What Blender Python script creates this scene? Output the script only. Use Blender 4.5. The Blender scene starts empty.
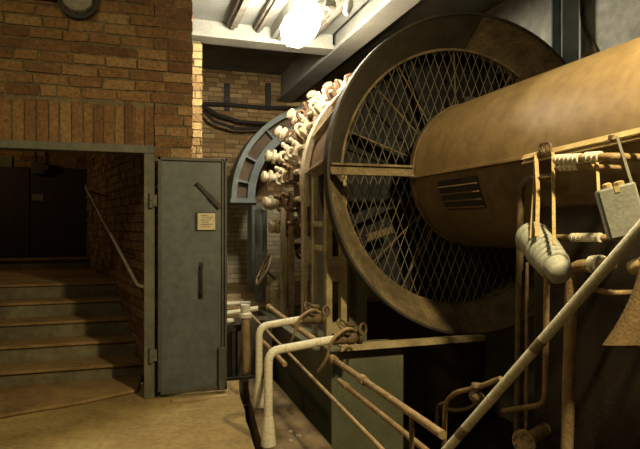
import bpy, bmesh, math, random
from mathutils import Vector, Matrix

R = math.radians
COL = bpy.context.scene.collection
ALPHA = 0.315
CA, SA = math.cos(ALPHA), math.sin(ALPHA)
EYE = 1.55
rng = random.Random(7)


# ------------------------------------------------------------------ survey helper
def at(px, py, U=None, W=None, z=None):
    """The place in the hall seen at a photograph pixel, at a known wall distance or height."""
    X, Z = (px - 320) / 560.0, (224 - py) / 560.0
    d = Vector((X * CA + SA, -X * SA + CA, Z))
    if U is not None: t = U / d.x
    elif W is not None: t = W / d.y
    else: t = (z - EYE) / d.z
    return Vector((d.x * t, d.y * t, EYE + d.z * t))


# ------------------------------------------------------------------ materials
def mat(name, c1, c2=None, scale=6.0, rough=0.75, metal=0.0, bump=0.25, c3=None, fine=60.0, stretch=(1, 1, 1), lo=.35, hi=.65, island=0.0, spots=0.0):
    m = bpy.data.materials.new(name); m.use_nodes = True
    nt = m.node_tree; N = nt.nodes; L = nt.links
    b = N['Principled BSDF']
    b.inputs['Roughness'].default_value = rough
    b.inputs['Metallic'].default_value = metal
    tc = N.new('ShaderNodeTexCoord'); mp = N.new('ShaderNodeMapping')
    mp.inputs['Scale'].default_value = stretch
    L.new(tc.outputs['Object'], mp.inputs['Vector'])
    n1 = N.new('ShaderNodeTexNoise'); n1.inputs['Scale'].default_value = scale
    n1.inputs['Detail'].default_value = 6; n1.inputs['Roughness'].default_value = .65
    L.new(mp.outputs['Vector'], n1.inputs['Vector'])
    ramp = N.new('ShaderNodeValToRGB')
    ramp.color_ramp.elements[0].position = lo; ramp.color_ramp.elements[1].position = hi
    ramp.color_ramp.elements[0].color = (*c1, 1); ramp.color_ramp.elements[1].color = (*(c2 or c1), 1)
    if c3:
        e = ramp.color_ramp.elements.new((lo + hi) / 2); e.color = (*c3, 1)
    src = n1.outputs['Fac']
    if island > 0:
        g = N.new('ShaderNodeNewGeometry'); mx = N.new('ShaderNodeMix'); mx.data_type = 'FLOAT'
        mx.inputs[0].default_value = island
        L.new(src, mx.inputs[2]); L.new(g.outputs['Random Per Island'], mx.inputs[3]); src = mx.outputs[0]
    L.new(src, ramp.inputs['Fac'])
    n2 = N.new('ShaderNodeTexNoise'); n2.inputs['Scale'].default_value = fine; n2.inputs['Detail'].default_value = 4
    L.new(mp.outputs['Vector'], n2.inputs['Vector'])
    mul = N.new('ShaderNodeMix'); mul.data_type = 'RGBA'; mul.blend_type = 'MULTIPLY'
    mul.inputs[0].default_value = .45 + spots
    rr = N.new('ShaderNodeValToRGB'); rr.color_ramp.elements[0].position = .3; rr.color_ramp.elements[1].position = .6
    rr.color_ramp.elements[0].color = (.45, .42, .38, 1); rr.color_ramp.elements[1].color = (1, 1, 1, 1)
    L.new(n2.outputs['Fac'], rr.inputs['Fac'])
    L.new(ramp.outputs['Color'], mul.inputs[6]); L.new(rr.outputs['Color'], mul.inputs[7])
    L.new(mul.outputs[2], b.inputs['Base Color'])
    if bump:
        bp = N.new('ShaderNodeBump'); bp.inputs['Strength'].default_value = bump; bp.inputs['Distance'].default_value = .02
        ad = N.new('ShaderNodeMath'); ad.operation = 'ADD'
        L.new(n1.outputs['Fac'], ad.inputs[0]); L.new(n2.outputs['Fac'], ad.inputs[1])
        L.new(ad.outputs[0], bp.inputs['Height']); L.new(bp.outputs['Normal'], b.inputs['Normal'])
    return m


def glow(name, col, strength):
    m = bpy.data.materials.new(name); m.use_nodes = True
    b = m.node_tree.nodes['Principled BSDF']
    b.inputs['Base Color'].default_value = (*col, 1)
    b.inputs['Emission Color'].default_value = (*col, 1)
    b.inputs['Emission Strength'].default_value = strength
    return m


M = dict(
    brick=mat('old_brick', (.15, .075, .032), (.37, .25, .11), 7, .9, bump=.8, c3=(.28, .155, .06), fine=30, island=.5, lo=.22, hi=.78, spots=.25),
    white_mortar=mat('limewashed_mortar', (.40, .34, .21), (.52, .45, .29), 9, .95, bump=.4),
    mortar=mat('grey_mortar', (.13, .10, .055), (.25, .20, .11), 9, .95, bump=.6),
    back_brick=mat('sooty_yellow_brick', (.30, .18, .07), (.64, .45, .20), 5, .9, bump=.5, c3=(.46, .29, .12), fine=45, island=.7, lo=.15, hi=.85),
    white_brick=mat('limewashed_brick', (.62, .54, .34), (.80, .73, .50), 5, .9, bump=.5, island=.6),
    floor=mat('worn_concrete_floor', (.22, .155, .052), (.48, .37, .145), 1.6, .85, bump=.3, c3=(.34, .245, .095), fine=22, lo=.3, hi=.7),
    floor_strip=mat('dark_brown_floor', (.085, .058, .028), (.24, .17, .08), 2.4, .85, bump=.3, fine=14),  # darker brown tone for the strip beside the pit
    step=mat('dusty_concrete_steps', (.20, .125, .048), (.36, .24, .10), 2.5, .9, bump=.3, fine=25),
    riser=mat('grey_concrete_riser', (.13, .115, .068), (.24, .215, .135), 2.5, .9, bump=.3, fine=18),
    pit=mat('oily_pit_concrete', (.05, .042, .03), (.11, .09, .06), 3, .9, bump=.3),
    plinth=mat('green_grey_plinth_paint', (.11, .12, .075), (.19, .19, .12), 2, .8, bump=.15),
    plaster=mat('limewashed_plaster', (.50, .49, .40), (.80, .80, .70), 1.3, .9, bump=.5, fine=9),
    ceil=mat('pale_ceiling_panel', (.30, .31, .29), (.38, .39, .365), 2, .8, bump=.05),
    ceil_dark=mat('dark_ceiling', (.11, .10, .075), (.19, .175, .13), 2, .9, bump=.2),  # darker tone for the side and back ceilings and their beams
    beam=mat('cream_beam_paint', (.31, .31, .27), (.41, .41, .36), 2, .7, bump=.08),
    rust=mat('rusty_rib', (.16, .13, .10), (.30, .28, .24), 7, .8),
    door=mat('blue_grey_door_paint', (.082, .100, .108), (.125, .147, .150), 2.2, .5, bump=.08, fine=14),
    doorrim=mat('dark_grey_steel', (.06, .06, .048), (.10, .10, .08), 6, .55, bump=.1),
    jamb=mat('grey_green_frame_paint', (.09, .09, .068), (.16, .16, .12), 6, .6, bump=.15),
    black=mat('black_iron', (.018, .016, .014), (.04, .035, .028), 8, .6, bump=.15),
    darkdoor=mat('dark_brown_boards', (.022, .015, .011), (.04, .027, .018), 3, .8, bump=.2, stretch=(8, 1, .6)),
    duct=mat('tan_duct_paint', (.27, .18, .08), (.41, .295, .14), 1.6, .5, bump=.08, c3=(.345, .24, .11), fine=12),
    duct_shade=mat('shaded_duct_paint', (.13, .085, .04), (.22, .15, .07), 2.2, .65, bump=.12, fine=12),  # darker copy of the duct tan, underside shade put into the colour
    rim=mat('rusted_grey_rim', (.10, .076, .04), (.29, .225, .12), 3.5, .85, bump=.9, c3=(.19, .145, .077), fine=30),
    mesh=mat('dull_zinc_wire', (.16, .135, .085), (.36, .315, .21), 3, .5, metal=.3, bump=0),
    rim_shade=mat('smooth_shaded_rim', (.036, .030, .020), (.075, .063, .040), 2.2, .8, bump=.2, fine=18),  # smooth rim tone, darkened to carry the shade at the upper left
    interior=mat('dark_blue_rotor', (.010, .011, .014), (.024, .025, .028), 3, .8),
    frame=mat('brown_cream_casting', (.28, .22, .115), (.60, .50, .30), 4, .7, bump=.3, c3=(.47, .385, .215)),
    sheet=mat('grey_green_sheet', (.13, .145, .13), (.21, .225, .195), 3, .6, bump=.1),
    brushcream=mat('dusty_cream_fittings', (.16, .11, .06), (.66, .57, .39), 7, .6, bump=.2, c3=(.52, .43, .28), lo=.22, hi=.55),
    copper=mat('dull_commutator', (.12, .07, .035), (.22, .13, .07), 6, .5, metal=.3),
    blue=mat('pale_blue_grey_paint', (.16, .20, .195), (.27, .315, .30), 3, .6, bump=.1),
    bluebrown=mat('brown_ring_face', (.11, .075, .045), (.19, .13, .08), 4, .8),
    whitepipe=mat('chipped_white_pipe', (.24, .20, .12), (.80, .77, .62), 14, .5, bump=.15, lo=.31, hi=.40, c3=(.74, .70, .54)),
    handrail=mat('cream_rail_paint', (.55, .52, .38), (.78, .76, .60), 5, .45, bump=.08, lo=.3, hi=.45),
    joint=mat('brown_coupling', (.20, .15, .09), (.30, .24, .15), 8, .6),
    pipe=mat('rusty_yellow_pipe', (.24, .155, .07), (.47, .35, .175), 7, .6, bump=.25, c3=(.36, .25, .12)),
    darkpipe=mat('grimy_brown_pipe', (.10, .07, .037), (.23, .165, .085), 7, .65, bump=.25),
    strap=mat('ochre_webbing', (.42, .31, .13), (.58, .45, .22), 9, .85, bump=.2),
    wrap=mat('grey_white_tape', (.40, .43, .37), (.50, .52, .45), 3, .7, bump=.05),
    box=mat('grey_green_box', (.22, .235, .20), (.30, .31, .27), 3, .6, bump=.1),
    canvas=mat('tan_canvas', (.15, .098, .04), (.25, .17, .075), 4, .95, bump=.3),
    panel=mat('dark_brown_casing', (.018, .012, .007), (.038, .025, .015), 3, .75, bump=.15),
    hose=mat('dark_rubber', (.035, .024, .013), (.06, .042, .025), 6, .8),
    paper=mat('yellowed_paper', (.55, .49, .34), (.68, .62, .46), 12, .8, bump=0),
    ink=mat('faded_brown_ink', (.26, .20, .12), None, 5, .9, bump=0),
    wood=mat('pale_wood', (.42, .31, .16), (.58, .45, .25), 5, .8, stretch=(1, 8, 8)),
    rag=mat('brown_waste', (.14, .09, .045), (.30, .2, .1), 9, .95, bump=.4),
    glass=mat('clouded_lamp_glass', (.33, .35, .30), (.45, .47, .40), 5, .15, bump=0),
    green=mat('dull_green_panel', (.11, .125, .05), (.16, .175, .075), 5, .8),
    lampshell=mat('grey_lamp_shell', (.30, .30, .25), (.40, .40, .34), 6, .5),
    lampglow=glow('lit_lamp_glass', (1.0, .90, .70), 165),
)

# ------------------------------------------------------------------ mesh collector
OFF = {}


class MB:
    def __init__(s): s.bm = bmesh.new(); s.mi = 0

    def quadmesh(s, rings, closed_u=True, cap=False):
        vs = [[s.bm.verts.new(p) for p in r] for r in rings]
        n = len(vs[0])
        for a, b in zip(vs, vs[1:]):
            for i in range(n if closed_u else n - 1):
                j = (i + 1) % n
                f = s.bm.faces.new((a[i], a[j], b[j], b[i])); f.material_index = s.mi; f.smooth = True
        if cap:
            for r in (vs[0][::-1], vs[-1]):
                f = s.bm.faces.new(r); f.material_index = s.mi
        return s

    def box(s, lo, hi, rot=None, pivot=None, jit=0.0):
        lo, hi = Vector(lo), Vector(hi)
        P = [Vector((x, y, z)) for z in (lo.z, hi.z) for y in (lo.y, hi.y) for x in (lo.x, hi.x)]
        c = Vector(pivot) if pivot is not None else (lo + hi) / 2
        if jit: P = [p + Vector((rng.uniform(-jit, jit), rng.uniform(-jit, jit), rng.uniform(-jit, jit))) for p in P]
        if rot is not None: P = [c + rot @ (p - c) for p in P]
        v = [s.bm.verts.new(p) for p in P]
        for q in ((0, 2, 3, 1), (4, 5, 7, 6), (0, 1, 5, 4), (2, 6, 7, 3), (0, 4, 6, 2), (1, 3, 7, 5)):
            f = s.bm.faces.new([v[i] for i in q]); f.material_index = s.mi
        return s

    def obox(s, c, sx, sy, sz, axes):
        """box about c with its own three unit axes"""
        c = Vector(c); a, b, d = axes
        P = [c + a * (x * sx / 2) + b * (y * sy / 2) + d * (z * sz / 2) for z in (-1, 1) for y in (-1, 1) for x in (-1, 1)]
        v = [s.bm.verts.new(p) for p in P]
        for q in ((0, 2, 3, 1), (4, 5, 7, 6), (0, 1, 5, 4), (2, 6, 7, 3), (0, 4, 6, 2), (1, 3, 7, 5)):
            f = s.bm.faces.new([v[i] for i in q]); f.material_index = s.mi
        return s

    def tube(s, pts, r, seg=12, cap=True, bend=0.0, bn=5):
        pts = [Vector(p) for p in pts]
        if bend and len(pts) > 2:
            out = [pts[0]]
            for a, b, c in zip(pts, pts[1:], pts[2:]):
                d1, d2 = (a - b), (c - b)
                k = min(bend, d1.length * .45, d2.length * .45)
                p0, p2 = b + d1.normalized() * k, b + d2.normalized() * k
                for i in range(bn + 1):
                    t = i / bn
                    out.append(p0 * (1 - t) ** 2 + b * 2 * t * (1 - t) + p2 * t * t)
            out.append(pts[-1]); pts = out
        rings = []; ref = None
        for i, p in enumerate(pts):
            d = (pts[min(i + 1, len(pts) - 1)] - pts[max(i - 1, 0)]).normalized()
            if ref is None: ref = Vector((0, 0, 1)) if abs(d.z) < .9 else Vector((1, 0, 0))
            a = (ref - d * ref.dot(d)).normalized(); b = d.cross(a); ref = a
            rr = r[i] if isinstance(r, (list, tuple)) else r
            rings.append([p + (a * math.cos(2 * math.pi * k / seg) + b * math.sin(2 * math.pi * k / seg)) * rr for k in range(seg)])
        return s.quadmesh(rings, True, cap)

    def lathe(s, o, axis, prof, seg=20, cap=True, a0=0, a1=2 * math.pi):
        """prof: (distance along axis, radius)"""
        o, d = Vector(o), Vector(axis).normalized()
        ref = Vector((0, 0, 1)) if abs(d.z) < .9 else Vector((1, 0, 0))
        a = (ref - d * ref.dot(d)).normalized(); b = d.cross(a)
        rings = [[o + d * h + (a * math.cos(2 * math.pi * k / seg) + b * math.sin(2 * math.pi * k / seg)) * max(r, 1e-4) for k in range(seg)] for h, r in prof]
        return s.quadmesh(rings, True, cap)

    def torus(s, c, n, R_, r, seg=28, k=8, squash=1):
        c, n = Vector(c), Vector(n).normalized()
        ref = Vector((0, 0, 1)) if abs(n.z) < .9 else Vector((1, 0, 0))
        a = (ref - n * ref.dot(n)).normalized(); b = n.cross(a)
        rings = []
        for i in range(seg + 1):
            t = 2 * math.pi * i / seg
            d = a * math.cos(t) + b * math.sin(t)
            rings.append([c + d * R_ + (d * math.cos(2 * math.pi * j / k) + n * math.sin(2 * math.pi * j / k)) * r for j in range(k)])
        return s.quadmesh(rings, True)

    def prism(s, poly, axis, t):
        """closed polygon (3D points) pushed along axis by t"""
        a = [s.bm.verts.new(Vector(p)) for p in poly]
        b = [s.bm.verts.new(Vector(p) + Vector(axis) * t) for p in poly]
        n = len(a)
        fs = [s.bm.faces.new(a[::-1]), s.bm.faces.new(b)]
        for i in range(n):
            fs.append(s.bm.faces.new((a[i], a[(i + 1) % n], b[(i + 1) % n], b[i])))
        for f in fs: f.material_index = s.mi
        return s

    def arcplate(s, C, r0, r1, W0, W1, a0, a1, n=48, jit=0.0):
        """sector of a flat ring whose axis runs along W"""
        full = abs(a1 - a0) > 359.9
        rings = []
        for i in range(n + 1):
            t = R(a0 + (a1 - a0) * i / n)
            c, q = math.cos(t), math.sin(t)
            j = rng.uniform(-jit, jit) if jit else 0
            rings.append([(C[0] + (r0) * c, W0, C[2] + (r0) * q), (C[0] + (r1 + j) * c, W0, C[2] + (r1 + j) * q),
                          (C[0] + (r1 + j) * c, W1, C[2] + (r1 + j) * q), (C[0] + r0 * c, W1, C[2] + r0 * q)])
        s.quadmesh(rings, True, not full)
        for f in s.bm.faces: f.smooth = False if len(f.verts) == 4 and f.smooth and f.calc_area() > 0 and n < 0 else f.smooth
        return s

    def build(s, name, m, parent=None, sharp=35, bevel=0.0):
        me = bpy.data.meshes.new(name)
        bmesh.ops.recalc_face_normals(s.bm, faces=s.bm.faces)
        off = OFF.get(parent.name, Vector()) if parent else getattr(s, 'origin', Vector())
        for v in s.bm.verts: v.co -= off
        s.bm.to_mesh(me); s.bm.free()
        for x in (m if isinstance(m, (list, tuple)) else [m]): me.materials.append(x)
        o = bpy.data.objects.new(name, me); COL.objects.link(o)
        try: me.set_sharp_from_angle(angle=R(sharp))
        except Exception: pass
        if parent: o.parent = parent; OFF[o.name] = off
        else: o.location = off; OFF[o.name] = off
        if bevel:
            b = o.modifiers.new('edge', 'BEVEL'); b.width = bevel; b.segments = 2; b.limit_method = 'ANGLE'
        return o


def tag(o, label=None, cat=None, group=None, kind=None):
    if label: o['label'] = label
    if cat: o['category'] = cat
    if group: o['group'] = group
    if kind: o['kind'] = kind
    return o


def thing(name, loc, label, cat, group=None):
    o = bpy.data.objects.new(name, None); COL.objects.link(o)
    o.empty_display_size = .1
    o.location = Vector(loc); OFF[o.name] = Vector(loc)
    return tag(o, label, cat, group)


def struct(o, label=None, cat=None):
    o['kind'] = 'structure'
    if label: o['label'] = label
    if cat: o['category'] = cat
    return o


def solo(mb, name, m, origin, label, cat, group=None, **k):
    mb.origin = Vector(origin)
    return tag(mb.build(name, m, **k), label, cat, group)


X_, Y_, Z_ = Vector((1, 0, 0)), Vector((0, 1, 0)), Vector((0, 0, 1))


# ------------------------------------------------------------------ brickwork
def bricks(mb, o, du, n, length, z0, z1, L=.30, H=.098, gap=.016, depth=.05, skip=None, first=0, jit=.005):
    """courses of single bricks on a wall starting at o, running along du, facing n"""
    o, du, n = Vector(o), Vector(du).normalized(), Vector(n).normalized()
    row = 0; z = z0
    while z + H * .5 < z1:
        h = min(H - gap, z1 - z)
        x = -rng.uniform(0, L * .5) + (0 if row % 2 else -L * .45)
        while x < length:
            l = L * rng.choice((1, 1, 1, 1, .5, .75)) * rng.uniform(.93, 1.06)
            a, b = max(x, 0), min(x + l - gap, length)
            if b - a > .03 and not (skip and skip(a, b, z, z + h)):
                d = rng.uniform(-.006, .007)
                P = []
                for zz in (z, z + h):
                    for dd in (-depth, d):
                        for xx in (a, b):
                            P.append(o + du * (xx + rng.uniform(-jit, jit)) + n * (dd + (rng.uniform(-.004, .004) if dd == d else 0)) + Z_ * (zz - o.z + rng.uniform(-jit, jit) * .8))
                v = [mb.bm.verts.new(p) for p in P]
                for q in ((0, 2, 3, 1), (4, 5, 7, 6), (2, 6, 7, 3), (0, 4, 6, 2), (1, 3, 7, 5)):
                    f = mb.bm.faces.new([v[i] for i in q]); f.material_index = mb.mi
            x += l
        z += H; row += 1


FW = 5.30          # front brick wall plane
OPEN_L, OPEN_R, OPEN_T = -1.45, .14, 2.235
FEND = .485
mb = MB()
mb.mi = 1
mb.box((-2.6, FW + .012, -.02), (OPEN_L, FW + .40, 4.08))
mb.box((OPEN_R, FW + .012, -.02), (FEND - .012, FW + .40, 4.08))
mb.box((OPEN_L - .01, FW + .012, OPEN_T), (OPEN_R + .01, FW + .40, 4.08))
mb.mi = 0
SOLD = .40


ZT = .01 + .098 * 27          # course line at the head of the soldier course
bricks(mb, (OPEN_R + .01, FW, 0), X_, -Y_, FEND - OPEN_R - .01, .01, ZT, L=.28, gap=.018, jit=.009)
bricks(mb, (-2.6, FW, 0), X_, -Y_, 2.6 + OPEN_L - .15, .01, ZT, L=.28, gap=.018, jit=.009)
bricks(mb, (-2.6, FW, 0), X_, -Y_, 2.6 + FEND, ZT + .004, 4.07, L=.28, gap=.018, jit=.009)
u = OPEN_L - .15
while u < OPEN_R - .07:            # soldier course over the doorway
    w = .088 * rng.uniform(.9, 1.1)
    mb.box((u, FW - rng.uniform(-.004, .008), OPEN_T + .012 + rng.uniform(0, .015)), (u + w - .014, FW + .05, OPEN_T + SOLD - rng.uniform(.01, .03)), jit=.004)
    u += w
bricks(mb, (FEND, FW + .01, 0), Y_, X_, .38, .01, 4.07, depth=.012)       # reveal at the wall's free end
struct(mb.build('wall_front', [M['brick'], M['mortar']]), 'brown brick wall above the low stair doorway, with a soldier course')

# stairwell wall (right of the steps), slightly skewed
SW0, SW1 = Vector((.10, 5.66, 0)), Vector((-.80, 9.95, 0))
sd = (SW1 - SW0).normalized(); sn = Vector((-sd.y, sd.x, 0))
if sn.x > 0: sn = -sn


def wallU(W): return SW0.x + (SW1.x - SW0.x) * (W - SW0.y) / (SW1.y - SW0.y)


mb = MB(); mb.mi = 1
base = [SW0 - sn * .012, SW1 - sn * .012, SW1 - sn * .3, SW0 - sn * .3]
mb.prism([p + Z_ * -.05 for p in base], Z_, 2.9)
mb.mi = 0
bricks(mb, SW0, sd, sn, (SW1 - SW0).length, .01, 2.82)
struct(mb.build('wall_stairs', [M['brick'], M['mortar']]), 'sooty brick side wall of the stairwell behind the steel rail')
mb = MB(); mb.mi = 1
mb.box((-2.6, 10.0, -.05), (-.6, 10.3, 2.9)); mb.mi = 0
bricks(mb, (-2.6, 9.99, 0), X_, -Y_, 1.95, .9, 2.82)
struct(mb.build('wall_landing', [M['brick'], M['mortar']]), 'dim brick end wall of the stair landing above the dark doors')
struct(MB().box((-2.6, FW + .4, 2.82), (.5, 10.2, 2.95)).build('ceiling_stairwell', M['ceil_dark']))
struct(MB().box((-2.75, FW + .4, -.05), (-2.6, 10.2, 2.9)).build('wall_stairs_far', M['mortar']))

# back wall + pier
BW = 10.25
mb = MB(); mb.mi = 3
mb.box((-.55, BW + .012, -1.25), (5.0, BW + .3, 1.925)); mb.mi = 1
mb.box((-.55, BW + .012, 1.925), (5.0, BW + .3, 4.7)); mb.mi = 0
bricks(mb, (-.55, BW, 0), X_, -Y_, 5.5, 1.93, 4.66, L=.27, H=.085)
mb.mi = 2
bricks(mb, (-.55, BW, 0), X_, -Y_, 5.5, .4, 1.93, L=.27, H=.085)
struct(mb.build('wall_back', [M['back_brick'], M['mortar'], M['white_brick'], M['white_mortar']]), 'sooty yellow brick wall at the far end of the hall')
mb = MB(); mb.mi = 1
mb.box((.36, 7.112, -1.2), (.75, 7.5, 3.84)); mb.mi = 0
bricks(mb, (.36, 7.10, 0), X_, -Y_, .405, -.4, 3.84)
bricks(mb, (.762, 7.10, 0), Y_, X_, .4, -.4, 3.84, depth=.012)
struct(mb.build('wall_pier', [M['back_brick'], M['mortar']]), 'narrow pale brick pier under the end of the cream cross beam')

# right wall
mb = MB(); mb.box((4.95, -.6, -1.25), (5.2, 10.5, 4.72))
struct(mb.build('wall_right', M['plaster']), 'whitewashed plaster wall beyond the big duct')

# floor with pit, platform, foundation
mb = MB()
le = [(.42, -.8), (.60, 1.9), (.69, 3.0), (.735, 3.4), (.775, 3.88), (.80, 4.15), (.815, 4.4), (.85, 4.62), (.872, 4.95), (.90, 5.2), (.965, 5.56)]
re_ = [(.47, -.8), (.66, 1.9), (.75, 3.0), (.79, 3.4), (.835, 3.88), (.87, 4.2), (.905, 4.5), (.95, 4.9), (1.0, 5.25), (1.06, 5.56)]
mb.prism([(-2.6, -.8, 0)] + [(x, y, 0) for x, y in le] + [(-2.6, 5.56, 0)], -Z_, .25)
mb.mi = 1
mb.prism([(x, y, 0) for x, y in re_[::-1]] + [(1.29, -.8, 0), (1.29, 5.56, 0)][:1] + [(1.29, 5.56, 0)], -Z_, .25)
mb.mi = 0
mb.box((-2.6, 5.56, -.25), (.48, 5.70, 0))
struct(mb.build('floor', [M['floor'], M['floor_strip']]), 'worn yellowish concrete floor in front of the doorway')
struct(MB().box((.36, -.8, -1.3), (4.95, 10.3, -1.2)).build('floor_pit', M['pit']), 'dark floor of the pipe pit under the machine')
struct(MB().box((.30, 5.56, -1.2), (.36, 7.2, -.0)).build('wall_pit_side', M['pit']))
struct(MB().box((.36, 5.50, -1.2), (1.29, 5.56, -.25)).build('wall_pit_end', M['pit']))
struct(MB().box((.36, -.8, -.5), (1.29, 5.5, -.42)).build('floor_channel', M['pit']))
struct(MB().box((1.23, -.8, -1.2), (1.29, 5.50, -.25)).build('wall_pit_edge', M['pit']))
mb = MB().box((-.5, 7.2, -1.2), (4.95, 10.25, .48))
struct(mb.build('platform', M['step'], bevel=.01), 'raised concrete platform below the far brick wall')
mb = MB()
mb.box((1.5, 4.3, -1.2), (2.15, 4.62, .52)); mb.box((1.5, 4.62, -1.2), (2.1, 7.2, .44))
struct(mb.build('foundation', M['plinth'], bevel=.012), 'green grey concrete plinth carrying the machine frame')

# steps
mb = MB()
noses = [(5.9, .17), (6.25, .34), (6.6, .51), (6.95, .68), (7.3, .85), (9.55, 1.02)]
for i, (w, z) in enumerate(noses):
    nx = noses[i + 1][0] if i < 5 else 10.0
    e = w + (nx - w)
    poly = [(-2.6, w, z), (wallU(w) + .05, w, z), (wallU(nx + .05) + .05, nx + .05, z), (-2.6, nx + .05, z)]
    mb.prism(poly, -Z_, .9 if i > 1 else z + .02)
    mb.mi = 1
    mb.prism([(-2.6, w - .03, z + .004), (wallU(w) - .01, w - .03, z + .004), (wallU(nx) - .01, nx, z + .004), (-2.6, nx, z + .004)], -Z_, .03)
    mb.mi = 0
o = mb.build('stairs', [M['riser'], M['step']], bevel=.006)
struct(o, 'dusty concrete steps rising to a landing inside the doorway')
lip = [(-1.44, 4.93), (-1.05, 5.02), (-.75, 5.12), (-.45, 5.20), (-.2, 5.33), (.0, 5.42), (.05, 5.9), (-1.44, 5.9)]
mb = MB(); mb.prism([(x, y, .0) for x, y in lip], Z_, .035)
struct(mb.build('threshold', M['step'], bevel=.015), 'low worn concrete apron in front of the first step')

# ------------------------------------------------------------------ ceilings and beams
struct(MB().box((-2.6, -.8, 4.08), (2.47, 7.03, 4.2)).build('ceiling', M['ceil']), 'pale panelled ceiling above the lamp')
struct(MB().box((-.6, 7.2, 4.36), (2.6, 10.4, 4.5)).build('ceiling_back', M['ceil_dark']))
struct(MB().box((2.7, -.8, 4.72), (5.2, 10.5, 4.85)).build('ceiling_right', M['ceil_dark']), 'dark ceiling over the big mesh-covered wheel')
mb = MB(); mb.box((.30, 7.03, 3.92), (2.47, 7.2, 4.4)); mb.box((.30, 6.97, 3.86), (2.47, 7.26, 3.92))
struct(mb.build('trim_1', M['beam'], bevel=.006), 'cream steel cross beam above the brush gear')
mb = MB(); mb.box((2.55, -.8, 3.91), (2.69, 10.2, 4.72)); mb.box((2.47, -.8, 3.85), (2.77, 10.2, 3.91))
struct(mb.build('trim_2', M['beam'], bevel=.006), 'bright cream roof beam running above the machine, nearest the lamp')
mb = MB(); mb.box((3.45, -.8, 4.34), (3.57, 10.2, 4.72)); mb.box((3.37, -.8, 4.28), (3.65, 10.2, 4.34))
struct(mb.build('trim_3', M['ceil_dark'], bevel=.006), 'dark roof beam above the mesh-covered wheel')
for i, (u, w, dp_) in enumerate(((1.06, .13, .06), (1.40, .11, .06), (1.62, .20, .15), (2.14, .10, .06))):
    mb = MB(); mb.box((u, -.8, 4.08 - dp_), (u + w, 7.03, 4.08)); mb.box((u + w * .3, -.8, 4.05 - dp_), (u + w * .7, 7.03, 4.08 - dp_))
    struct(mb.build('trim_%d' % (4 + i), M['rust'] if i != 2 else M['beam']), 'rib under the pale ceiling panels')
mb = MB(); mb.box((.55, 7.26, 4.18), (.72, 10.2, 4.36))
struct(mb.build('trim_8', M['ceil_dark']))

# ------------------------------------------------------------------ doorway frame, doors
mb = MB()
mb.box((.055, 5.215, 0), (.145, 5.235, 2.184)); mb.box((.055, 5.236, 0), (.075, 5.42, 2.184)); mb.box((.125, 5.236, 0), (.145, 5.31, 2.184))
mb.box((-1.45, 5.215, 2.185), (.145, 5.235, 2.255)); mb.box((-1.45, 5.236, 2.186), (.075, 5.42, 2.205))
mb.box((-1.45, 5.215, 0), (-1.38, 5.235, 2.184))
struct(mb.build('trim_9', M['jamb'], bevel=.004), 'grey green steel frame around the stair doorway')

DU0, DU1, DW, DZ0, DZ1 = .172, .785, 5.195, .03, 2.155
door = struct(thing('door_1', (DU0, DW, DZ0), 'blue grey steel door standing open against the brick wall', 'door'))
mb = MB().box((DU0 + .01, DW, DZ0 + .01), (DU1 - .01, DW + .03, DZ1 - .01))
mb.build('panel', M['door'], door)
mb = MB()
for a, b in (((DU0, DZ0), (DU0 + .028, DZ1)), ((DU1 - .05, DZ0), (DU1 - .03, DZ1)), ((DU1 - .022, DZ0), (DU1, DZ1)), ((DU0, DZ0), (DU1, DZ0 + .035)), ((DU0, DZ1 - .03), (DU1, DZ1))):
    mb.box((a[0], DW - .022, a[1]), (b[0], DW + .035, b[1]))
mb.build('rim', M['doorrim'], door, bevel=.004)


def dp(px, py): return at(px, py, W=DW)


a, b = dp(197, 183), dp(220, 207)
mb = MB(); d = (b - a).normalized()
mb.obox((a + b) / 2 - Y_ * .02, (b - a).length, .016, .03, (d, Y_, d.cross(Y_)))
mb.obox(a * .25 + b * .75 - Y_ * .032, (b - a).length * .5, .012, .04, (d, Y_, d.cross(Y_)))
mb.lathe(a - Y_ * .045, Y_, [(0, .012), (.05, .012)], 10)
mb.build('latch_bar', M['black'], door)
c = dp(205.5, 221); mb = MB()
mb.box((c.x - .092, DW - .014, c.z - .082), (c.x + .09, DW, c.z + .082)); mb.build('notice_frame', M['black'], door)
pl = MB().box((c.x - .072, DW - .020, c.z - .076), (c.x + .086, DW - .013, c.z + .076)).build('notice', M['paper'], door)
pl['label'] = 'yellowed paper notice'
mb = MB()
for k in range(6):
    z = c.z + .05 - k * .02
    mb.box((c.x - .045 + (k % 2) * .012, DW - .0215, z), (c.x + .02 + .05 * ((k * 37 % 10) / 10), DW - .0195, z + .006))
mb.build('faint_print', M['ink'], pl)
a, b = dp(201, 265), dp(201, 295)
mb = MB(); mb.tube([a - Y_ * .0, a - Y_ * .05, b - Y_ * .05, b], .011, 10, bend=.03)
for p in (a, b): mb.box(p - Vector((.02, .006, .03)), p + Vector((.02, 0, .03)))
mb.build('pull_handle', M['black'], door)
a, b = dp(221, 346), dp(221, 388)
MB().box((a.x - .028, DW - .05, b.z), (a.x + .03, DW - .02, a.z)).build('bottom_bolt', M['doorrim'], door, bevel=.005)
for py in (200, 355):
    p = at(151, py, W=5.2)
    MB().lathe(p - Z_ * .065, Z_, [(0, .02), (.06, .021), (.065, .016), (.07, .021), (.13, .02)], 12).box(p + Vector((.0, -.01, -.05)), p + Vector((.05, .012, .05))).build('hinge', M['jamb'], door)

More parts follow.
